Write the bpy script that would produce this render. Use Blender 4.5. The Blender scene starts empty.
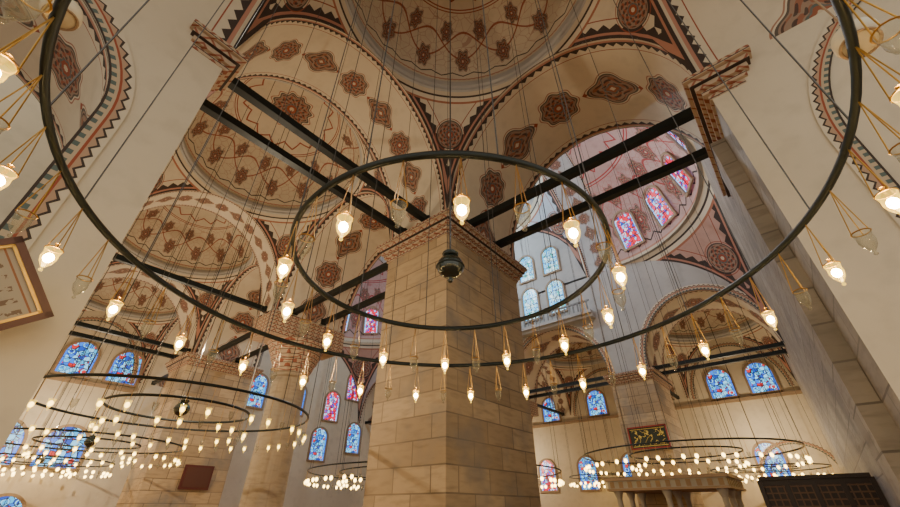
import bpy, math, random
from mathutils import Vector, Matrix
random.seed(4)
H=7.0; EYE=1.6
def W(x,y,z): return Vector((x*H,y*H,EYE+z*H))
col=bpy.context.scene.collection
# ------------------------------------------------------------------ shader helpers
class E:
    def __init__(s,nt,v): s.nt=nt; s.v=v
    def __add__(s,o): return mth(s.nt,'ADD',s,o)
    __radd__=__add__
    def __sub__(s,o): return mth(s.nt,'SUBTRACT',s,o)
    def __rsub__(s,o): return mth(s.nt,'SUBTRACT',o,s)
    def __mul__(s,o): return mth(s.nt,'MULTIPLY',s,o)
    __rmul__=__mul__
    def __truediv__(s,o): return mth(s.nt,'DIVIDE',s,o)
def mth(nt,op,*a):
    n=nt.nodes.new('ShaderNodeMath'); n.operation=op
    for i,x in enumerate(a):
        if isinstance(x,E): nt.links.new(x.v,n.inputs[i])
        else: n.inputs[i].default_value=x
    return E(nt,n.outputs[0])
def ab(a): return mth(a.nt,'ABSOLUTE',a)
def fr(a): return mth(a.nt,'FRACT',a)
def sq(a): return mth(a.nt,'SQRT',a)
def co(a): return mth(a.nt,'COSINE',a)
def si(a): return mth(a.nt,'SINE',a)
def at2(a,b): return mth(a.nt,'ARCTAN2',a,b)
def mx(a,b): return mth(a.nt,'MAXIMUM',a,b)
def mn(a,b): return mth(a.nt,'MINIMUM',a,b)
def gt(a,b): return mth(a.nt,'GREATER_THAN',a,b)
def lt(a,b): return mth(a.nt,'LESS_THAN',a,b)
def fl(a): return mth(a.nt,'FLOOR',a)
def tri(a): return ab(fr(a)-0.5)*2.0
def band(a,lo,hi): return gt(a,lo)*lt(a,hi)
class M:
    def __init__(s,name,rough=.8):
        s.m=bpy.data.materials.new(name); s.m.use_nodes=True; s.nt=s.m.node_tree
        s.b=s.nt.nodes['Principled BSDF']; s.b.inputs['Roughness'].default_value=rough
        s.col=None
    def coord(s,k):
        n=s.nt.nodes.new('ShaderNodeTexCoord'); sp=s.nt.nodes.new('ShaderNodeSeparateXYZ')
        s.nt.links.new(n.outputs[k],sp.inputs[0]); s.vec=n.outputs[k]
        return [E(s.nt,sp.outputs[i]) for i in range(3)]
    def geo(s):
        n=s.nt.nodes.new('ShaderNodeNewGeometry'); sp=s.nt.nodes.new('ShaderNodeSeparateXYZ')
        s.nt.links.new(n.outputs['Position'],sp.inputs[0]); s.pos=n.outputs['Position']
        return [E(s.nt,sp.outputs[i]) for i in range(3)]
    def noise(s,scale,detail=3,vec=None):
        n=s.nt.nodes.new('ShaderNodeTexNoise'); n.inputs['Scale'].default_value=scale; n.inputs['Detail'].default_value=detail
        if vec is not None: s.nt.links.new(vec,n.inputs['Vector'])
        return E(s.nt,n.outputs[0])
    def voro(s,scale,vec=None,feature='F1'):
        n=s.nt.nodes.new('ShaderNodeTexVoronoi'); n.feature=feature; n.inputs['Scale'].default_value=scale
        if vec is not None: s.nt.links.new(vec,n.inputs['Vector'])
        s.vn=n
        return E(s.nt,n.outputs['Distance'])
    def start(s,c): s.col=c if isinstance(c,tuple) else c
    def lay(s,fac,c):
        n=s.nt.nodes.new('ShaderNodeMix'); n.data_type='RGBA'
        if isinstance(fac,E): s.nt.links.new(fac.v,n.inputs[0])
        else: n.inputs[0].default_value=fac
        for i,x in ((6,s.col),(7,c)):
            if isinstance(x,tuple): n.inputs[i].default_value=(*x,1)
            else: s.nt.links.new(x,n.inputs[i])
        s.col=n.outputs[2]
    def done(s):
        if isinstance(s.col,tuple): s.b.inputs['Base Color'].default_value=(*s.col,1)
        else: s.nt.links.new(s.col,s.b.inputs['Base Color'])
        return s.m
CREAM=(.69,.61,.465); CREAM2=(.59,.51,.375); RUST=(.32,.075,.035); DARK=(.05,.034,.028); TEAL=(.10,.14,.13); PINK=(.46,.22,.15)
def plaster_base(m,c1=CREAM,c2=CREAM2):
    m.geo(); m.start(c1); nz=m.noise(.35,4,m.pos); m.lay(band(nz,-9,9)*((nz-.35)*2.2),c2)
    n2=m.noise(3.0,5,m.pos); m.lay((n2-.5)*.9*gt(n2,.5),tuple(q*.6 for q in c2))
def medallion(m,px,py,R,k=8,a=.1,fac=None,c1=RUST,c2=DARK,bg=CREAM2):
    th=at2(py,px); q=sq(px*px+py*py)/((co(th*float(k))*a+1.0)*R)
    f=(lambda e:e) if fac is None else (lambda e:e*fac)
    m.lay(f(band(q,1.06,1.12))*.8,c1)
    m.lay(f(lt(q,1.0))*.9,c2); m.lay(f(lt(q,.92))*.9,(.34,.23,.16))
    pet=gt(si(th*float(k))*si(q*16.0),.05)
    m.lay(f(lt(q,.86)*pet)*.85,c1)
    m.lay(f(lt(q,.86)*gt(si(th*float(k)+1.0)*co(q*22.0),.3))*.85,c2)
    m.lay(f(lt(q,.34))*.8,TEAL); m.lay(f(lt(q,.26)),c1); m.lay(f(lt(q,.12)),bg)
def mat_plaster(name,c1=CREAM,c2=CREAM2):
    m=M(name,.85); plaster_base(m,c1,c2); return m.done()
def mat_soffit(name,grey=False):
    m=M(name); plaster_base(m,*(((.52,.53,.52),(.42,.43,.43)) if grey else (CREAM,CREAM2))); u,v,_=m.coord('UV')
    per=.98; cu=u/per; cell=fr(cu); odd=gt(fr(fl(cu)*.5),.25)
    px=(cell-.5)*per
    medallion(m,px,v,.33,8,.07,1.0-odd)
    medallion(m,px/1.25,v*1.05,.31,4,.16,odd,c1=(.30,.10,.05))
    ex=.5*per-ab(px)
    m.lay(lt(ex+ab(v),.05),RUST)
    av=ab(v)
    m.lay(gt(av,tri(u*6.5)*.06+.84),DARK)
    m.lay(gt(av,.92),PINK); m.lay(gt(av,.955),CREAM2); m.lay(gt(av,.985),DARK)
    m.lay(band(av,.785,.797),RUST)
    return m.done()
def mat_sail(name,tint=None):
    m=M(name); plaster_base(m,*(tint or (CREAM,CREAM2))); x,y,z=m.coord('Object')
    ax,ay=ab(x),ab(y); mm=mx(ax,ay); w=at2(z,mn(ax,ay))
    m.lay(gt(mm,.958-tri(w*10.0)*.026),DARK)
    m.lay(gt(mm,.974),PINK); m.lay(gt(mm,.987),DARK)
    m.lay(band(mm,.905,.911),RUST)
    r=sq(x*x+y*y)
    top=gt(z,.6)
    m.lay(top*lt(r,1.07),(.40,.16,.09)); m.lay(top*lt(r,1.058),CREAM); m.lay(top*lt(r,1.035),DARK); m.lay(top*lt(r,1.024),CREAM2)
    px=(ax-ay)*.7071; dd=(ax+ay)*.7071; py=(z-.70)*1.0
    d3=sq((dd-1.225)*(dd-1.225)+py*py)*mth(m.nt,'SIGN',py)
    medallion(m,px,d3,.13,8,.0,gt(z,.2),c1=RUST)
    return m.done()
def mat_dome(name,base=(CREAM,CREAM2),c1=RUST,n=14,dens=1.0):
    m=M(name); plaster_base(m,*base); x,y,z=m.coord('Object')
    r=sq(x*x+y*y); e=mth(m.nt,'ARCSINE',mn(r,1.0))/1.5708
    ph=at2(y,x)/6.28318
    vd=m.voro(11.0*dens,m.vec,'DISTANCE_TO_EDGE')
    m.lay(lt(vd,.026)*band(e,.44,.88)*.45,c1)
    for sgn in (1.0,-1.0):
        wv=ab(e-(si(ph*(6.28318*n)*.5)*(.10*sgn)+.66))
        m.lay(lt(wv,.008)*.9,c1)
    for rad,off,R in ((.78,0,.080),(.56,.5,.06)):
        cell=fr(ph*float(n)+off)-.5
        px=cell*(6.28318/n)*e
        medallion(m,px*1.45,(e-rad)*.9,R,6,.14,band(e,rad-.12,rad+.12),c1=c1)
    lob=tri(ph*float(n)*2.0)*.035
    m.lay(band(e,.885+lob,.896+lob),DARK)
    m.lay(gt(e,.955),PINK); m.lay(gt(e,.968),CREAM2); m.lay(gt(e,.99),DARK)
    m.lay(band(e,.43,.437),c1); m.lay(band(e,.412,.42),c1)
    t2=tri(ph*float(n))*.06
    m.lay(band(e,.30+t2,.315+t2),c1)
    medallion(m,x,y,.24,12,.08,lt(e,.3),c1=c1)
    return m.done()
def mat_stone(name,c1,c2,c3,bw=1.0,rh=.46,streak=2.2):
    m=M(name,.7); x,y,z=m.geo()
    cb=m.nt.nodes.new('ShaderNodeCombineXYZ'); s=x+y
    m.nt.links.new(s.v,cb.inputs[0]); m.nt.links.new(z.v,cb.inputs[1])
    b=m.nt.nodes.new('ShaderNodeTexBrick'); m.nt.links.new(cb.outputs[0],b.inputs['Vector'])
    b.inputs['Scale'].default_value=1; b.inputs['Brick Width'].default_value=bw; b.inputs['Row Height'].default_value=rh
    b.inputs['Mortar Size'].default_value=.016; b.inputs['Mortar Smooth'].default_value=.2
    b.inputs['Color1'].default_value=(*c1,1); b.inputs['Color2'].default_value=(*c2,1); b.inputs['Mortar'].default_value=(*c3,1)
    m.col=b.outputs[0]
    mp=m.nt.nodes.new('ShaderNodeMapping'); mp.inputs['Scale'].default_value=(1,1,5); m.nt.links.new(m.pos,mp.inputs[0])
    nz=m.noise(2.2,8,mp.outputs[0]); m.lay((nz-.48)*streak*gt(nz,.48),tuple(q*.5 for q in c2))
    nz2=m.noise(.5,3,m.pos); m.lay((nz2-.45)*1.4*gt(nz2,.45),tuple(min(1,q*1.2) for q in c1))
    nz3=m.noise(.9,5,m.pos); m.lay((nz3-.50)*3.6*gt(nz3,.50),tuple((c2[0]+c2[1]+c2[2])/3*k for k in (.85,.8,.70)))
    bp=m.nt.nodes.new('ShaderNodeBump'); bp.inputs['Strength'].default_value=.5; bp.inputs['Distance'].default_value=.02; bp.invert=True
    m.nt.links.new(b.outputs['Fac'],bp.inputs['Height']); m.nt.links.new(bp.outputs[0],m.b.inputs['Normal'])
    return m.done()
def mat_flat(name,c,rough=.6,metal=0):
    m=M(name,rough); m.b.inputs['Metallic'].default_value=metal; m.start(c); return m.done()
def mat_cornice(name):
    m=M(name); x,y,z=m.geo(); m.start((.50,.38,.26)); s=x+y
    k=tri(s*3.6); zz=fr(z*6.4)
    m.lay(gt(k,zz),(.30,.10,.055)); m.lay(gt(k-.4,zz),(.50,.40,.27)); m.lay(lt(zz,.14),DARK)
    return m.done()
def mat_glass(name,cols,strength,scale=3.2):
    m=M(name,.3); u,v,_=m.coord('UV')
    vd=m.voro(scale,m.vec,'F1'); n1=m.vn
    sp=m.nt.nodes.new('ShaderNodeSeparateColor'); m.nt.links.new(n1.outputs['Color'],sp.inputs[0]); r=E(m.nt,sp.outputs[0])
    m.start(cols[0])
    for i,c in enumerate(cols[1:]): m.lay(gt(r,(i+1)/len(cols)),c)
    cx=fr(u*1.5+.5)-.5; cy=fr(v*1.5)-.5; d=sq(cx*cx+cy*cy)
    m.lay(lt(d,.30)*gt(d,.2),cols[1]); 
    ve=m.voro(scale,m.vec,'DISTANCE_TO_EDGE')
    m.lay(lt(ve,.045),(.01,.01,.02)); m.lay(band(d,.3,.34),(.01,.01,.02))
    m.lay(gt(ab(u),.86),cols[0])
    m.nt.links.new(m.col,m.b.inputs['Emission Color']); m.b.inputs['Emission Strength'].default_value=strength
    m.b.inputs['Base Color'].default_value=(.02,.02,.03,1)
    return m.m
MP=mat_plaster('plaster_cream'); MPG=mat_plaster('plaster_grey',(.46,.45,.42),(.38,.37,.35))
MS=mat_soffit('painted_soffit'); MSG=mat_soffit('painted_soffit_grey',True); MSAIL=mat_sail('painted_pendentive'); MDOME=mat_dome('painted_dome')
MSAILP=mat_sail('painted_pendentive_rose',((.54,.34,.27),(.45,.26,.20)))
MDOMEP=mat_dome('painted_dome_rose',((.54,.38,.34),(.46,.29,.26)),(.40,.05,.045),24,1.6)
MDOMEB=mat_dome('painted_dome_daylight_tint',((.52,.59,.68),(.43,.51,.61)),(.14,.18,.34),24,1.6)  # bluish cast of daylight mixed into the main dome's paint colour
MSAILB=mat_sail('painted_pendentive_daylight_tint',((.50,.53,.56),(.42,.45,.49)))  # same daylight cast put into the main pendentive colour
MST=mat_stone('ashlar_tan',(.53,.39,.225),(.35,.25,.14),(.20,.145,.085),1.05,.47,1.9)
MSTG=mat_stone('ashlar_grey',(.36,.32,.265),(.26,.23,.19),(.15,.13,.11),1.3,.55)
MCOR=mat_cornice('painted_cornice')
MIRON=mat_flat('black_iron',(.006,.012,.012),.45,.3); MGOLD=mat_flat('brass_chain',(.66,.40,.10),.35,.9)
MWIRE=mat_flat('steel_wire',(.045,.04,.035),.5)
MFR=mat_flat('window_frame_stucco',(.34,.24,.15),.7); MDK=mat_flat('gallery_railing_grey',(.22,.22,.21),.6)
GB=mat_glass('stained_glass_blue',[(.01,.17,.80),(.25,.68,1),(.005,.06,.42),(.03,.42,.80),(.60,.02,.02)],2.0)
GR=mat_glass('stained_glass_red',[(.22,.52,1),(.80,.004,.02),(.9,.65,.75),(.01,.05,.6),(.80,.005,.07)],2.1)
GW=mat_glass('stained_glass_pale',[(.05,.48,.95),(.6,.95,1),(.2,.62,1),(.02,.40,.38)],2.4,2.4)
# ------------------------------------------------------------------ mesh builder
class MB:
    def __init__(s): s.v=[];s.f=[];s.mi=[];s.uv=[]
    def quad(s,pts,mi=0,uv=None):
        i=len(s.v); s.v+= [tuple(p) for p in pts]; s.f.append(tuple(range(i,i+len(pts)))); s.mi.append(mi)
        s.uv.append(uv or [(0,0)]*len(pts))
    def box(s,a,b,mi=0):
        x0,y0,z0=a;x1,y1,z1=b
        P=[(x0,y0,z0),(x1,y0,z0),(x1,y1,z0),(x0,y1,z0),(x0,y0,z1),(x1,y0,z1),(x1,y1,z1),(x0,y1,z1)]
        i=len(s.v); s.v+=P
        for q in ((0,3,2,1),(4,5,6,7),(0,1,5,4),(1,2,6,5),(2,3,7,6),(3,0,4,7)):
            s.f.append(tuple(i+k for k in q)); s.mi.append(mi); s.uv.append([(0,0)]*4)
    def grid(s,fn,nu,nv,mi=0,uvf=None,closeu=False):
        i=len(s.v)
        for a in range(nu+1):
            for b in range(nv+1): s.v.append(tuple(fn(a/nu,b/nv)))
        for a in range(nu):
            for b in range(nv):
                k=i+a*(nv+1)+b
                s.f.append((k,k+1,k+nv+2,k+nv+1)); s.mi.append(mi)
                if uvf: s.uv.append([uvf(a/nu,b/nv),uvf(a/nu,(b+1)/nv),uvf((a+1)/nu,(b+1)/nv),uvf((a+1)/nu,b/nv)])
                else: s.uv.append([(0,0)]*4)
    def lathe(s,c,prof,n=12,mi=0):
        def fn(a,b):
            k=b*(len(prof)-1); r,z=prof[int(round(k))]; t=2*math.pi*a
            return (c[0]+r*math.cos(t),c[1]+r*math.sin(t),c[2]+z)
        s.grid(fn,n,len(prof)-1,mi)
    def tube(s,p,q,r,n=4,mi=0):
        p=Vector(p);q=Vector(q);d=(q-p).normalized()
        a=d.orthogonal().normalized();b=d.cross(a)
        def fn(u,v):
            t=2*math.pi*u; o=p if v<.5 else q
            return o+a*(r*math.cos(t))+b*(r*math.sin(t))
        s.grid(fn,n,1,mi)
    def torus(s,c,R,r,n=96,m=6,mi=0,k=1.0):
        def fn(a,b):
            t=2*math.pi*a;g=2*math.pi*b
            return (c[0]+(R+r*math.cos(g))*math.cos(t),c[1]+(R+r*math.cos(g))*math.sin(t),c[2]+k*r*math.sin(g))
        s.grid(fn,n,m,mi)
    def obj(s,name,mats,parent=None,smooth=False,merge=True):
        me=bpy.data.meshes.new(name); me.from_pydata(s.v,[],s.f)
        for m in mats: me.materials.append(m)
        me.polygons.foreach_set('material_index',s.mi)
        if smooth: me.polygons.foreach_set('use_smooth',[True]*len(s.f))
        uv=me.uv_layers.new(name='UVMap'); uv.data.foreach_set('uv',[c for f in s.uv for p in f for c in p])
        me.update()
        if merge:
            import bmesh
            bm=bmesh.new(); bm.from_mesh(me); bmesh.ops.remove_doubles(bm,verts=bm.verts,dist=1e-4); bmesh.ops.recalc_face_normals(bm,faces=bm.faces); bm.to_mesh(me); bm.free()
        o=bpy.data.objects.new(name,me); col.objects.link(o)
        if parent: o.parent=parent
        return o
def empty(name,loc=(0,0,0)):
    o=bpy.data.objects.new(name,None); o.location=loc; col.objects.link(o); return o
def pt(axis,const,s,z):  # plane normal axis
    return W(const,s,z) if axis=='x' else W(s,const,z)
def panel(name,axis,const,s0,s1,z0,z1,ops=(),mat=None,parent=None,thick=0.0):
    mb=MB(); cur=s0
    for (c,a,zs,az) in sorted(ops):
        if c-a>cur+1e-6: mb.quad([pt(axis,const,cur,z0),pt(axis,const,c-a,z0),pt(axis,const,c-a,z1),pt(axis,const,cur,z1)])
        N=32; P=[(c-a*math.cos(math.pi*i/N),zs+az*math.sin(math.pi*i/N)) for i in range(N+1)]
        for (x0,q0),(x1,q1) in zip(P,P[1:]):
            mb.quad([pt(axis,const,x0,q0),pt(axis,const,x1,q1),pt(axis,const,x1,z1),pt(axis,const,x0,z1)])
        cur=c+a
    if s1>cur+1e-6: mb.quad([pt(axis,const,cur,z0),pt(axis,const,s1,z0),pt(axis,const,s1,z1),pt(axis,const,cur,z1)])
    return mb.obj(name,[mat or MP],parent)
def soffit(name,span_axis,c,a,zs,az,d0,d1,mat=None,parent=None):
    mb=MB(); hw=(d1-d0)/2
    N=48; L=[0]
    P=[(c-a*math.cos(math.pi*i/N),zs+az*math.sin(math.pi*i/N)) for i in range(N+1)]
    for p,q in zip(P,P[1:]): L.append(L[-1]+math.dist(p,q))
    mid=L[-1]/2
    for i in range(N):
        (x0,q0),(x1,q1)=P[i],P[i+1]; u0=(L[i]-mid)/hw+.49; u1=(L[i+1]-mid)/hw+.49
        if span_axis=='x': pts=[W(x0,d0,q0),W(x1,d0,q1),W(x1,d1,q1),W(x0,d1,q0)]
        else: pts=[W(d0,x0,q0),W(d0,x1,q1),W(d1,x1,q1),W(d1,x0,q0)]
        mb.quad(pts,0,[(u0,-1),(u1,-1),(u1,1),(u0,1)])
    return mb.obj(name,[mat or MS],parent,True)
CE=empty('ceiling')
def vault(c,a,zs,az,dz,ms=None,md=None,half=False,drum=.055):
    mb=MB(); N=128
    t0,t1=(math.pi,2*math.pi) if half else (0,2*math.pi)
    def bd(t):
        k=1/max(abs(math.cos(t)),abs(math.sin(t))); return k
    def fn(u,v):
        t=t0+(t1-t0)*u; R=bd(t); r=R+(1-R)*v; x,y=r*math.cos(t),r*math.sin(t)
        return (x,y,math.sqrt(max(0,2-min(2,r*r))))
    mb.grid(fn,N,12,0)
    o=mb.obj('pendentives',[ms or MSAIL],CE,True); o.location=W(c[0],c[1],zs); o.scale=(a[0]*H,a[1]*H,az*H)
    mb=MB()
    prof=[(1.0,0),(.985,.004),(.985,drum*.25),(.968,drum*.35),(.968,drum*.6),(.985,drum*.7),(.985,drum*.9),(1.0,drum)]
    def fr_(u,v):
        t=t0+(t1-t0)*u; r,z=prof[int(round(v*(len(prof)-1)))]
        return W(c[0]+a[0]*r*math.cos(t),c[1]+a[1]*r*math.sin(t),zs+az+z)
    mb.grid(fr_,N,len(prof)-1,0); mb.obj('dome_cornice',[MPG],CE)
    mb=MB()
    def fd(u,v):
        t=t0+(t1-t0)*u; e=v*math.pi/2
        return (math.cos(e)*math.cos(t),math.cos(e)*math.sin(t),math.sin(e))
    mb.grid(fd,N,32,0)
    o=mb.obj('dome',[md or MDOME],CE,True); o.location=W(c[0],c[1],zs+az+drum); o.scale=(a[0]*H,a[1]*H,dz*H)
# ------------------------------------------------------------------ layout (h units)
ZS=.98; AZ=.54
XA=(.05,.90); XP=(.90,1.40); XN=(1.40,3.45); XQ=(3.45,3.95); XB=(3.95,4.80)
YB=[(-.13,.77),(1.10,2.09),(2.29,3.25),(3.60,4.50)]
YX=[(.77,1.10),(2.09,2.29),(3.25,3.60)]
ctr=lambda r:(r[0]+r[1])/2
hf=lambda r:(r[1]-r[0])/2
for xs in (XA,XB):
    for yb in YB: vault((ctr(xs),ctr(yb)),(hf(xs),hf(yb)),ZS,AZ,.36,drum=.075 if yb is YB[0] else .055)
    for yx in YX: soffit('aisle_arch','x',ctr(xs),hf(xs),ZS,AZ,yx[0],yx[1],parent=CE)
for xp in (XP,XQ):
    for yb in YB: soffit('arcade_arch','y',ctr(yb),hf(yb),ZS,AZ,xp[0],xp[1],parent=CE)
soffit('wing_arch','y',ctr(YB[0]),hf(YB[0]),ZS,AZ,-.50,.05,parent=CE)
soffit('entrance_arch','x',ctr(XA),hf(XA),ZS,AZ,-.65,-.13,parent=CE)
soffit('wing_door_arch','x',-.52,.44,.60,.34,.77,1.15,parent=CE)
ZM=1.95; MA=.97
vault((ctr(XN),2.175),(hf(XN),1.075),ZM,MA,.85,MSAILB,MDOMEB,drum=.06)
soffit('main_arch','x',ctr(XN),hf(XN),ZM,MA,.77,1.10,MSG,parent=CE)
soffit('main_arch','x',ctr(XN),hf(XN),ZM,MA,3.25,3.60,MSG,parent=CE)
vault((ctr(XN),.77),(hf(XN),.90),.95,1.0,.97,MSAILP,MDOMEP,half=True,drum=.0001)
before=set(CE.children)
vault((ctr(XN),3.60),(hf(XN),.90),.95,1.0,.97,MSAILP,MDOMEP,half=True,drum=.0001)
for o in set(CE.children)-before:
    if o.name.startswith('dome_cornice'): bpy.data.objects.remove(o); continue
    o.rotation_euler=(0,0,math.pi)
# walls
arc=[(ctr(yb),hf(yb),ZS,AZ) for yb in YB]
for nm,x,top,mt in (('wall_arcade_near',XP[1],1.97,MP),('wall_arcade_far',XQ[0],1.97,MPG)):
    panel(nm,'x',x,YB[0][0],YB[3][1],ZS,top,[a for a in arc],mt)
def tymp(name,x,mt):
    mb=MB(); N=48; c=2.175;a=1.075
    P=[(c-a*math.cos(math.pi*i/N),ZM+MA*math.sin(math.pi*i/N)) for i in range(N+1)]
    for (y0,z0),(y1,z1) in zip(P,P[1:]): mb.quad([W(x,y0,ZM),W(x,y1,ZM),W(x,y1,z1),W(x,y0,z0)])
    mb.obj(name,[mt])
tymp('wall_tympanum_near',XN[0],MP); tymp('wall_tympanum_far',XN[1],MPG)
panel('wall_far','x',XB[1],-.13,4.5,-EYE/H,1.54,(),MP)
panel('wall_north','y',4.5,.05,4.8,-EYE/H,2.0,(),MP)
panel('wall_entrance','y',-.13,1.4,4.8,-EYE/H,2.0,(),MSTG)
panel('wall_west','x',.05,1.6,4.5,-EYE/H,1.54,(),MP)
panel('wall_left','y',.77,-1.4,.05,-EYE/H,1.02,[(-.52,.44,.60,.34)],MP)
panel('wall_left_return','x',.05,.77,1.6,-EYE/H,1.02,(),MP)
panel('wall_wing','y',1.7,-1.6,.04,-EYE/H,1.4,(),MP)
mb=MB(); mb.quad([W(.9,-1.3,-EYE/H),W(.9,-.13,-EYE/H),W(.9,-.13,ZS),W(.9,-1.3,ZS)]); mb.obj('wall_right',[MP])
mb=MB(); mb.box(W(.905,-.60,-EYE/H),W(1.40,-.131,.97)); mb.box(W(1.06,-.14,-EYE/H),W(1.24,-.095,.885)); mb.obj('wall_pier_right',[MSTG])
def band_arch(name,axis,const,c,a,zs,az,w,off,zb=None,mat=None):
    mb=MB();N=48
    P=[];Q=[];L=0
    for i in range(N+1):
        t=math.pi*i/N
        P.append((c-a*math.cos(t),zs+az*math.sin(t))); Q.append((c-(a+w)*math.cos(t),zs+(az+w)*math.sin(t)))
    if zb is not None:
        P=[(c-a,zb)]+P+[(c+a,zb)]; Q=[(c-a-w,zb)]+Q+[(c+a+w,zb)]
    for i in range(len(P)-1):
        L1=L+math.dist(P[i],P[i+1])/w
        mb.quad([pt(axis,const+off,*P[i]),pt(axis,const+off,*P[i+1]),pt(axis,const+off,*Q[i+1]),pt(axis,const+off,*Q[i])],0,[(L,0),(L1,0),(L1,1),(L,1)]); L=L1
    return mb.obj(name,[mat])
def mat_band(name):
    m=M(name); plaster_base(m); u,v,_=m.coord('UV')
    m.lay(lt(v,tri(u*1.6)*.22+.68),DARK); m.lay(lt(v,tri(u*1.6)*.2+.58),(.45,.30,.2)); m.lay(lt(v,.52),RUST); m.lay(lt(v,.42),(.5,.4,.28)); m.lay(lt(v,.3)*gt(tri(u*2.0),.5),TEAL); m.lay(lt(v,.1),DARK)
    return m.done()
MB_=mat_band('painted_arch_border')
band_arch('trim_1','y',.77,-.52,.44,.60,.34,.04,-.003,-EYE/H,MB_)
band_arch('trim_2','x',.90,-.71,.42,.62,.42,.035,-.003,-EYE/H,MB_)
band_arch('trim_3','y',4.5,ctr(XA),hf(XA)*.86,ZS-.02,AZ*.86,.045,-.004,None,MB_)
band_arch('trim_4','x',4.8,ctr(YB[0]),hf(YB[0])*.86,ZS-.02,AZ*.86,.045,-.004,None,MB_)
band_arch('trim_5','x',4.8,ctr(YB[1]),hf(YB[1])*.86,ZS-.02,AZ*.86,.045,-.004,None,MB_)
band_arch('trim_6','x',4.8,.12,.26,.25,.24,.04,-.004,-EYE/H,MB_)
for i,a in enumerate(arc[:2]): band_arch('trim_%d'%(11+i),'x',XQ[0],a[0],a[1]+.002,a[2],a[3]+.002,.05,-.004,None,MB_)
mb=MB(); mb.box(W(.05,4.46,.885),W(.9,4.5,.91)); mb.obj('trim_7',[MFR])
mb=MB(); mb.box(W(4.76,-.13,.885),W(4.8,3.0,.91)); mb.obj('trim_8',[MFR])
mb=MB(); mb.quad([W(-2,-2,-EYE/H),W(5,-2,-EYE/H),W(5,4.6,-EYE/H),W(-2,4.6,-EYE/H)]); mb.obj('floor',[mat_plaster('red_carpet',(.28,.13,.07),(.22,.10,.06))])
# piers
def cornice(mb,x0,x1,y0,y1,zb,zt,mi=1,k=1.0):
    n=5
    for i in range(n):
        o=(.006+.009*i)*k; a=zb+(zt-zb)*i/n; b=zb+(zt-zb)*(i+1)/n
        mb.box(W(x0-o,y0-o,a),W(x1+o,y1+o,b-.002),mi)
def pier(x,y,top):
    mb=MB(); mb.box(W(x[0],y[0],-EYE/H),W(x[1],y[1],.90),0); cornice(mb,*x,*y,.885,.968)
    mb.box(W(x[0]-.02,y[0]-.02,-EYE/H),W(x[1]+.02,y[1]+.02,-EYE/H+.05),0)
    mb.obj('stone_pier',[MST,MCOR])
for xp in (XP,XQ):
    for y in (YX[0],YX[2]): pier(xp,y,0)
mb=MB()
for x,s in ((XP[1],1),(XQ[0],-1)):
    for y in (YX[0],YX[2]): mb.box(W(x-.02*s if s<0 else x-.3,y[0]+.002,1.0),W(x+.3 if s<0 else x+.02,y[1]-.002,1.95),0)
mb.obj('wall_pier_upper',[MSTG])
mb=MB(); cornice(mb,.905,1.40,-.20,-.131,.885,.968,0); mb.obj('trim_9',[MCOR])
mb=MB(); cornice(mb,-.01,.05,.78,.84,.885,.968,0,.8); mb.obj('trim_10',[MCOR])
def column(x,y):
    mb=MB(); c=W(x,y,-EYE/H); top=.97*H+EYE
    mb.lathe(c,[(1.0,0),(1.0,.25),(.82,.35),(.85,.5),(.74,.6),(.72,1.2),(.66,5.9),(.64,6.05),(.74,6.1),(.74,6.2),(.66,6.28)],40,0)
    z=6.28
    for i in range(4):
        r=.68+.13*i
        mb.lathe(c,[(r,z+.30*i),(r+.13,z+.30*i+.24),(r+.13,z+.30*i+.30)],16,1)
    zt=z+1.2
    mb.box((c[0]-1.75,c[1]-.75,zt),(c[0]+1.75,c[1]+.75,top),1)
    mb.obj('marble_column',[mat_stone('column_marble',(.42,.34,.23),(.40,.32,.21),(.36,.28,.19),3,2.4),MCOR])
for xp in (XP,XQ): column(ctr(xp),ctr(YX[1]))
def beam(p,q,t=.10):
    mb=MB(); p=W(*p);q=W(*q)
    if abs(p.x-q.x)>abs(p.y-q.y): mb.box((min(p.x,q.x),p.y-t,p.z-t*1.1),(max(p.x,q.x),p.y+t,p.z+t*1.1))
    else: mb.box((p.x-t,min(p.y,q.y),p.z-t*1.1),(p.x+t,max(p.y,q.y),p.z+t*1.1))
    for e in (p,q): mb.box((e.x-t*1.25,e.y-t*1.25,e.z-t*1.35),(e.x+t*1.25,e.y+t*1.25,e.z+t*1.35))
    mb.obj('tie_beam',[MIRON])
for xs in (XA,XB):
    for y in (.875,1.01,2.19,3.31,3.54): beam((xs[0],y,1.0),(xs[1],y,1.0),.085)
for xp in (XP,XQ):
    for yb in YB:
        for k in (.26,.66): beam((xp[0]+(xp[1]-xp[0])*k,yb[0],1.0),(xp[0]+(xp[1]-xp[0])*k,yb[1],1.0),.09)
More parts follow.
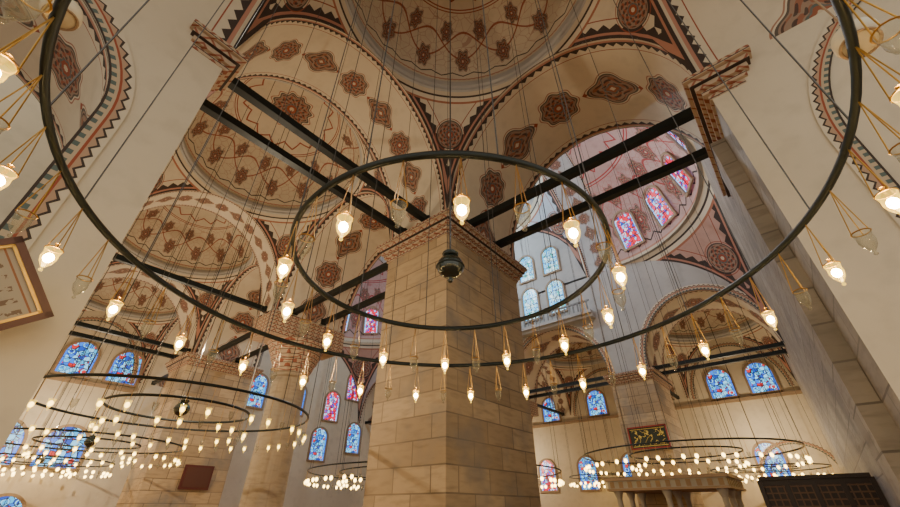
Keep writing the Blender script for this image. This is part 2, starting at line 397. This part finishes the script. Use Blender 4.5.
# ------------------------------------------------------------------ windows
wn=[0]
def window(P,n,up,w,h,mat):
    P=Vector(P); n=Vector(n).normalized(); up=Vector(up).normalized(); r=up.cross(n).normalized()
    wn[0]+=1; mb=MB(); N=14
    def out(s,o):
        a=w/2+s; pts=[(-a,-s)]
        for i in range(N+1):
            t=math.pi*i/N; pts.append((-a*math.cos(t),h-w/2+a*math.sin(t)))
        pts.append((a,-s)); return [P+r*x+up*z+n*o for x,z in pts],pts
    A,ua=out(0,.02)
    mb.quad(A,0,[(x*2/w,z*2/w) for x,z in ua])
    B,_=out(0,.13); C,_=out(.14,.13); D,_=out(.14,0)
    for S,T in ((A,B),(B,C),(C,D)):
        for i in range(len(S)):
            j=(i+1)%len(S); mb.quad([S[i],S[j],T[j],T[i]],1)
    for k in (1,2,3):
        zz=h*k/4.4; mb.tube(P-r*(w/2)+up*zz+n*.05,P+r*(w/2)+up*zz+n*.05,.018,4,2)
    mb.tube(P+n*.05,P+up*(h-.05)+n*.05,.018,4,2)
    mb.obj('window_%d'%wn[0],[mat,MFR,MWIRE],merge=False)
up=(0,0,1)
for x in (.44,.78): window(W(x,4.5,.95),(0,-1,0),up,1.5,1.9,GB)
window(W(.62,4.5,.28),(0,-1,0),up,1.9,2.0,GB)
window(W(.24,4.5,.28),(0,-1,0),up,1.9,2.0,GB)
window(W(.46,4.5,-.14),(0,-1,0),up,1.6,1.6,GB)
for y,z in ((.12,.94),(.46,.94),(1.40,.94),(1.75,.94),(2.35,.94),(2.8,.94)): window(W(4.8,y,z),(-1,0,0),up,1.45,1.9,GB)
for y in (1.5,2.0,2.5,.3): window(W(4.8,y,.2),(-1,0,0),up,1.4,2.2,GR if y==2.5 else GB)
for x,z in ((2.0,.95),(2.5,.95),(3.0,.95),(3.4,.62),(2.9,.5),(2.3,.5),(3.3,1.25)): window(W(x,4.5,z),(0,-1,0),up,1.4,2.4,GR if (z==.95 and x>2.6) or z>1 else GB)
for y in (1.45,1.75,2.05,2.35,2.65,2.9): window(W(3.45,y,1.68),(-1,0,0),up,1.2,2.5,GW)
for y in (1.45,1.75,2.05,2.35,2.65): window(W(3.45,y,2.15),(-1,0,0),up,1.2,2.2,GW)
def semiwin(cy,s):
    for k in range(7):
        ph=math.pi*(k+.5)/7; e=.16
        cx=ctr(XN); a,b,c=hf(XN),.90,.97
        P=W(cx+a*.985*math.cos(ph)*math.cos(e),cy+s*b*.985*math.sin(ph)*math.cos(e),1.95+c*math.sin(e)-.02)
        n=Vector((-math.cos(ph)*math.cos(e)/a,-s*math.sin(ph)*math.cos(e)/b,-math.sin(e)*1.6/c)).normalized()
        r=Vector((0,0,1)).cross(n).normalized(); u=n.cross(r)
        window(P,n,u,1.25,2.5,GR)
semiwin(.77,-1); semiwin(3.6,1)
for k in range(16):
    ph=2*math.pi*(k+.5)/16; e=.12;a,b,c=hf(XN),1.075,.85
    P=W(ctr(XN)+a*.985*math.cos(ph),2.175+b*.985*math.sin(ph),2.98+c*math.sin(e))
    n=Vector((-math.cos(ph),-math.sin(ph),-.25)).normalized(); r=Vector((0,0,1)).cross(n).normalized()
    window(P,n,n.cross(r),1.1,2.2,GW)
mb=MB(); x=3.34
mb.box(W(x,1.10,1.54),W(3.45,3.25,1.57),0); mb.box(W(x+.03,1.10,1.51),W(3.45,3.25,1.54),0); mb.box(W(x,1.10,1.655),W(x+.018,3.25,1.67),1)
y=1.12
while y<3.25:
    mb.box(W(x,y,1.57),W(x+.010,y+.012,1.655),1); y+=.045
mb.obj('gallery_balustrade',[MPG,MDK])
# ------------------------------------------------------------------ chandeliers
def mat_bulb(name,c,s):
    m=bpy.data.materials.new(name); m.use_nodes=True
    b=m.node_tree.nodes['Principled BSDF']; b.inputs['Emission Color'].default_value=(*c,1); b.inputs['Emission Strength'].default_value=s; return m
MLIT=mat_bulb('bulb_light',(1,.68,.28),230); MLITF=mat_bulb('bulb_light_far',(1,.64,.17),14)
def mat_cup(name,tint,em,fac):
    m=bpy.data.materials.new(name); m.use_nodes=True; nt=m.node_tree; nt.nodes.clear()
    o=nt.nodes.new('ShaderNodeOutputMaterial'); t=nt.nodes.new('ShaderNodeBsdfTransparent'); t.inputs[0].default_value=(.95,.95,.92,1)
    p=nt.nodes.new('ShaderNodeBsdfPrincipled'); p.inputs['Base Color'].default_value=(*tint,1); p.inputs['Roughness'].default_value=.08
    p.inputs['Emission Color'].default_value=(1,.62,.07,1); p.inputs['Emission Strength'].default_value=em
    mx_=nt.nodes.new('ShaderNodeMixShader')
    lw=nt.nodes.new('ShaderNodeLayerWeight'); lw.inputs[0].default_value=.35
    mr=nt.nodes.new('ShaderNodeMapRange'); mr.inputs[3].default_value=fac; mr.inputs[4].default_value=min(1,fac+.6)
    nt.links.new(lw.outputs['Facing'],mr.inputs[0]); nt.links.new(mr.outputs[0],mx_.inputs[0])
    nt.links.new(t.outputs[0],mx_.inputs[1]); nt.links.new(p.outputs[0],mx_.inputs[2]); nt.links.new(mx_.outputs[0],o.inputs[0]); return m
MCUPL=mat_cup('glass_cup_glow',(.05,.03,.005),2.6,.40); MCUP=mat_cup('glass_cup_clear',(.26,.25,.20),0.0,.15)  # cups with bulbs emit by themselves, imitating bulb glow in the glass
MBALL=mat_flat('dark_green_glass',(.008,.018,.014),.12); MBALL.node_tree.nodes['Principled BSDF'].inputs['Coat Weight'].default_value=.6
def ceil_z(x,y):
    x/=H;y/=H
    if XN[0]<x<XN[1]:
        yy=min(max(y,1.1),3.25); u=(x-ctr(XN))/hf(XN); v=(yy-2.175)/1.075
        r=min(1.99,u*u+v*v); z=ZM+MA*math.sqrt(2-r) if r>1 else ZM+MA+.85*math.sqrt(1-r)
        if y<1.1:
            v=(y-.77)/.9; r=min(1.99,u*u+v*v); z=.95+math.sqrt(2-r) if r>1 else 1.95+.97*math.sqrt(1-r)
        return EYE+H*z
    bx=XA if x<2 else XB; X=min(max(x,bx[0]),bx[1])
    yb=min(YB,key=lambda q:abs(ctr(q)-y)); Y=min(max(y,yb[0]),yb[1])
    u=(X-ctr(bx))/hf(bx); v=(Y-ctr(yb))/hf(yb); r=min(1.99,u*u+v*v)
    z=ZS+AZ*math.sqrt(2-r) if r>1 else ZS+AZ+.05+.36*math.sqrt(1-r)
    return EYE+H*z
CUP=[(.0,-.60),(.014,-.592),(.018,-.58),(.008,-.565),(.028,-.535),(.050,-.50),(.064,-.45),(.060,-.40),(.070,-.35)]
def lamp(mb,x,y,z,lit,s=1.0,lod=0,bs=1.0):
    n=14 if lod==0 else 6
    prof=[(r*s,-.47+(q+.47)*s) for r,q in CUP]; zr=-.47+.12*s
    mb.lathe((x,y,z),prof,n,1 if lit else 2)
    if lod==0:
        a0=random.random()*6
        for k in range(3):
            t=a0+k*2.094; mb.tube((x,y,z),(x+.07*s*math.cos(t),y+.07*s*math.sin(t),z+zr),.0038,3,3)
        mb.torus((x,y,z+zr),.07*s,.005,14,4,3)
        if lit: mb.lathe((x,y,z+zr-.01),[(.010,0),(.010,.05),(.018,.055)],6,3)
    else:
        mb.tube((x,y,z),(x,y,z+zr),.005,3,3)
    if lit:
        r=.030*bs
        prof=[(r*math.sin(t),-.455-r*1.2*math.cos(t)) for t in [math.pi*i/6 for i in range(7)]]
        mb.lathe((x,y,z),prof,10 if lod==0 else 6,0)
def chandelier(cx,cy,z,rings,lod=0,wires=16,ball=True,rt=.024,ls=1.0,bs=1.0):
    root=empty('ring_chandelier',(0,0,0))
    mr=MB(); ml=MB(); mw=MB()
    for R,nl,ph in rings:
        mr.torus((cx,cy,z),R,rt,128 if lod==0 else 64,6,0,1.25)
        for k in range(nl):
            t=ph+2*math.pi*k/nl; x,y=cx+R*math.cos(t),cy+R*math.sin(t)
            lit=(k%2==0) if lod==0 else (k%3!=0)
            lamp(ml,x,y,z-rt,lit,ls,lod,bs)
        nw=wires if R>2 else max(4,wires//2)
        for k in range(nw):
            t=ph+.07+2*math.pi*k/nw; x,y=cx+R*math.cos(t),cy+R*math.sin(t)
            mw.tube((x,y,z),(x,y,ceil_z(x,y)-.02),.0065 if lod==0 else .010,3,0)
    mr.obj('rings',[MIRON],root,True); ml.obj('oil_lamp_cups',[MLIT if lod==0 else MLITF,MCUPL,MCUP,MGOLD],root,True,merge=False)
    if ball:
        mb=MB(); r=.132 if lod==0 else .17
        prof=[(0.0,-r*1.35),(.018,-r*1.3),(.03,-r*1.15),(.012,-r*1.05)]+[(r*math.cos(t),r*.92*math.sin(t)) for t in [-1.35+2.45*i/12 for i in range(13)]]+[(r*.42,r*.98),(r*.62,r*1.12),(r*.60,r*1.2),(r*.2,r*1.25),(.01,r*1.6)]
        mb.lathe((cx,cy,z+.03),prof,32,0)
        mb.torus((cx,cy,z+.03),r*1.0,.010,32,6,1); mb.torus((cx,cy,z+.03+r*.98),r*.5,.012,24,6,1)
        mb.obj('glass_globe',[MBALL,MIRON],root,True)
        mw.tube((cx,cy,z+.03+r*1.5),(cx,cy,ceil_z(cx,cy)-.02),.010,5,0)
    mw.obj('suspension_wires',[MWIRE],root)
    return root
CC=(2.46,2.06)
chandelier(CC[0],CC[1],EYE+1.96,[(2.98,44,.02),(1.46,24,.22)],0,20,ls=.72)
ax=ctr(XA)*H
chandelier(ax,ctr(YB[1])*H,EYE+2.0,[(2.9,44,0),(1.5,24,0)],1,10,ls=.75,bs=1.35)
chandelier(ax,ctr(YB[2])*H,EYE+2.0,[(2.9,48,0),(1.5,26,0)],1,10,ls=.8,bs=1.7)
chandelier(ax,ctr(YB[3])*H,EYE+2.0,[(2.9,48,0),(1.5,26,0)],1,8,ls=.8,bs=2.1)
chandelier(20.0,4.1,EYE+2.0,[(4.0,64,0),(2.1,34,0)],1,12,ball=False,ls=.8,bs=2.0)
chandelier(ctr(XN)*H,2.175*H,EYE+1.6,[(6.3,100,0),(4.8,76,0),(3.0,48,0)],1,14,ball=False,ls=.85,bs=2.3)
chandelier(ctr(XB)*H,ctr(YB[0])*H,EYE+2.0,[(2.8,44,0),(1.5,24,0)],1,8,ball=False,ls=.85,bs=2.4)
chandelier(ctr(XB)*H,ctr(YB[1])*H,EYE+2.0,[(2.8,44,0),(1.5,24,0)],1,8,ball=False,ls=.85,bs=2.4)
# ------------------------------------------------------------------ fittings
def speaker(p,d,s=1.0):
    mb=MB(); mb.lathe((0,0,0),[(0,-.10*s),(.12*s,-.10*s),(.15*s,-.04*s),(.15*s,.06*s),(.10*s,.12*s),(.05*s,.15*s),(.02*s,.22*s),(0,.22*s)],24,0)
    mb.torus((0,0,-.10*s),.12*s,.012*s,24,6,1)
    q=Vector(d).to_track_quat('Z','Y'); t=q.inverted()@Vector((0,0,1))
    mb.tube((0,0,.15*s),Vector((0,0,.15*s))+t*2.6,.006,4,1)
    o=mb.obj('loudspeaker',[mat_flat('speaker_cream',(.66,.60,.46),.5),MFR],None,True); o.location=p
    o.rotation_euler=q.to_euler(); return o
speaker((2.16,-.95,3.64),(.3,-.2,1),.62); speaker((-.575,2.23,3.82),(-.3,.2,1),.55)
# leaning framed picture on the left wall
mb=MB(); w,h=.40,.40
mb.box((-w,-.03,-h),(w,.0,h),1)
for a,b in (((-w,-.07,-h),(w,.0,-h+.06)),((-w,-.07,h-.06),(w,0,h)),((-w,-.07,-h),(-w+.06,0,h)),((w-.06,-.07,-h),(w,0,h))): mb.box(a,b,0)
for a,b in (((-w+.06,-.055,-h+.06),(w-.06,-.03,-h+.085)),((-w+.06,-.055,h-.085),(w-.06,-.03,h-.06)),((-w+.06,-.055,-h+.06),(-w+.085,-.03,h-.06)),((w-.085,-.055,-h+.06),(w-.06,-.03,h-.06))): mb.box(a,b,2)
mp=M('old_print',.6); mp.start((.40,.35,.27)); u_,v_,w_=mp.coord('Object'); nz=mp.noise(22,4,mp.vec); mp.lay(band(fr(w_*9.0),.3,.7)*gt(nz,.5)*lt(ab(u_),.22),(.18,.12,.08)); mp.lay(band(ab(u_),.26,.275),(.3,.12,.05))
o=mb.obj('picture_frame',[mat_flat('frame_wood',(.11,.035,.015),.35),mp.done(),MGOLD]); o.location=(-.40,5.10,EYE+1.60); o.rotation_euler=(math.radians(14),math.radians(-40),math.radians(-6))
ms=M('calligraphy_gold_on_black',.4); ms.start((.012,.022,.012)); a_,b_,c_=ms.coord('Object'); nz=ms.noise(3.6,2,ms.vec); ms.lay(band(nz,.48,.535)*lt(ab(c_),.36)*lt(ab(b_),.8),(.80,.60,.10)); ms.lay(band(ab(c_),.40,.43)*lt(ab(b_),.88),(.80,.60,.10))
mb=MB(); mb.box((-.05,-1.0,-.55),(0,1.0,.55),0)
for a,b in (((-.1,-1.0,-.55),(0,1.0,-.49)),((-.1,-1.0,.49),(0,1.0,.55)),((-.1,-1.0,-.55),(0,-.94,.55)),((-.1,.94,-.55),(0,1.0,.55))): mb.box(a,b,1)
o=mb.obj('calligraphy_panel',[ms.done(),mat_flat('sign_red_border',(.35,.03,.02),.5)]); o.location=W(3.448,.91,.47)
mb=MB(); mb.box((-.65,-.08,-.5),(.65,0,.5),0); mb.box((-.55,-.1,-.4),(.55,-.07,.4),1)
o=mb.obj('wall_plaque',[mat_flat('plaque_frame',(.10,.02,.015),.5),mat_flat('plaque_field',(.10,.035,.02),.6)]); o.location=W(1.20,3.245,.19)
# raised muezzin gallery
mb=MB(); x0,x1,y0,y1=20.2,24.0,2.9,7.6; zt=EYE+1.25
mb.box((x0,y0,zt-.45),(x1,y1,zt-.1),0); mb.box((x0-.1,y0-.1,zt-.12),(x1+.1,y1+.1,zt),1); mb.box((x0-.06,y0-.06,zt-.5),(x1+.06,y1+.06,zt-.42),1)
for i in range(12):
    yy=y0+.2+i*(y1-y0-.4)/11; mb.box((x0-.02,yy-.09,zt-.40),(x0,yy+.09,zt-.16),1)
for i in range(9):
    xx=x0+.2+i*(x1-x0-.4)/8; mb.box((xx-.09,y0-.02,zt-.40),(xx+.09,y0,zt-.16),1)
for xx in (x0+.3,(x0+x1)/2,x1-.3):
    for yy in (y0+.3,(y0+y1)/2,y1-.3): mb.lathe((xx,yy,0),[(.2,0),(.2,.15),(.12,.25),(.11,zt-.8),(.2,zt-.55),(.2,zt-.45)],16,0)
mb.obj('muezzin_gallery',[MPG,MFR])
mb=MB(); X=14.0; ya,yb_=-.85,1.3; zt=EYE+.66
mb.box((X,ya,zt-.12),(X+.12,yb_,zt),0); mb.box((X,ya,.0),(X+.12,yb_,.12),0); mb.box((X,ya,zt-.9),(X+.12,yb_,zt-.8),0)
n=4
for i in range(n+1):
    yy=ya+(yb_-ya)*i/n; mb.box((X-.02,yy-.05,0),(X+.12,yy+.05,zt),0)
k=0
while ya+k*.14<yb_: 
    mb.box((X+.02,ya+k*.14,.1),(X+.04,ya+k*.14+.03,zt-.1),1); k+=1
for k in range(1,16): mb.box((X+.01,ya,k*.14),(X+.03,yb_,k*.14+.03),1)
mb.box((X+.07,ya,.1),(X+.10,yb_,zt-.1),0)
mb.box((X-.08,ya,zt),(X+.2,yb_,zt+.08),0)
mb.obj('wooden_lattice_screen',[mat_flat('dark_walnut',(.035,.016,.008),.45),mat_flat('lattice_walnut',(.20,.10,.045),.45)])
# ------------------------------------------------------------------ light
wd=bpy.data.worlds.new('world'); bpy.context.scene.world=wd; wd.use_nodes=True
bg=wd.node_tree.nodes['Background']; bg.inputs[0].default_value=(1,.94,.80,1); bg.inputs[1].default_value=1.1
def plight(name,p,e,c,r=.05):
    l=bpy.data.lights.new(name,'POINT'); l.energy=e; l.color=c; l.shadow_soft_size=r; o=bpy.data.objects.new(name,l); o.location=p; col.objects.link(o)
plight('nave_daylight_fill',W(2.42,2.17,2.6),3000,(.66,.83,1)); plight('nave_daylight_fill',W(2.42,.6,2.0),600,(1,.92,.88))  # added point lights in mid-air, standing in for daylight from the windows
for yb in YB[1:]: plight('aisle_lamp',W(ctr(XA),ctr(yb),.5),700,(1,.80,.55))
plight('aisle_lamp',W(ctr(XB),ctr(YB[0]),.5),500,(1,.78,.5)); plight('aisle_lamp',W(ctr(XB),ctr(YB[2]),.5),500,(1,.78,.5))
c=bpy.data.cameras.new('camera'); c.sensor_width=36; c.lens=385/900*36; c.clip_end=300
o=bpy.data.objects.new('camera',c); o.location=(0,0,EYE); o.rotation_euler=(math.radians(90+33.8),0,math.radians(40-90)); col.objects.link(o)
bpy.context.scene.camera=o
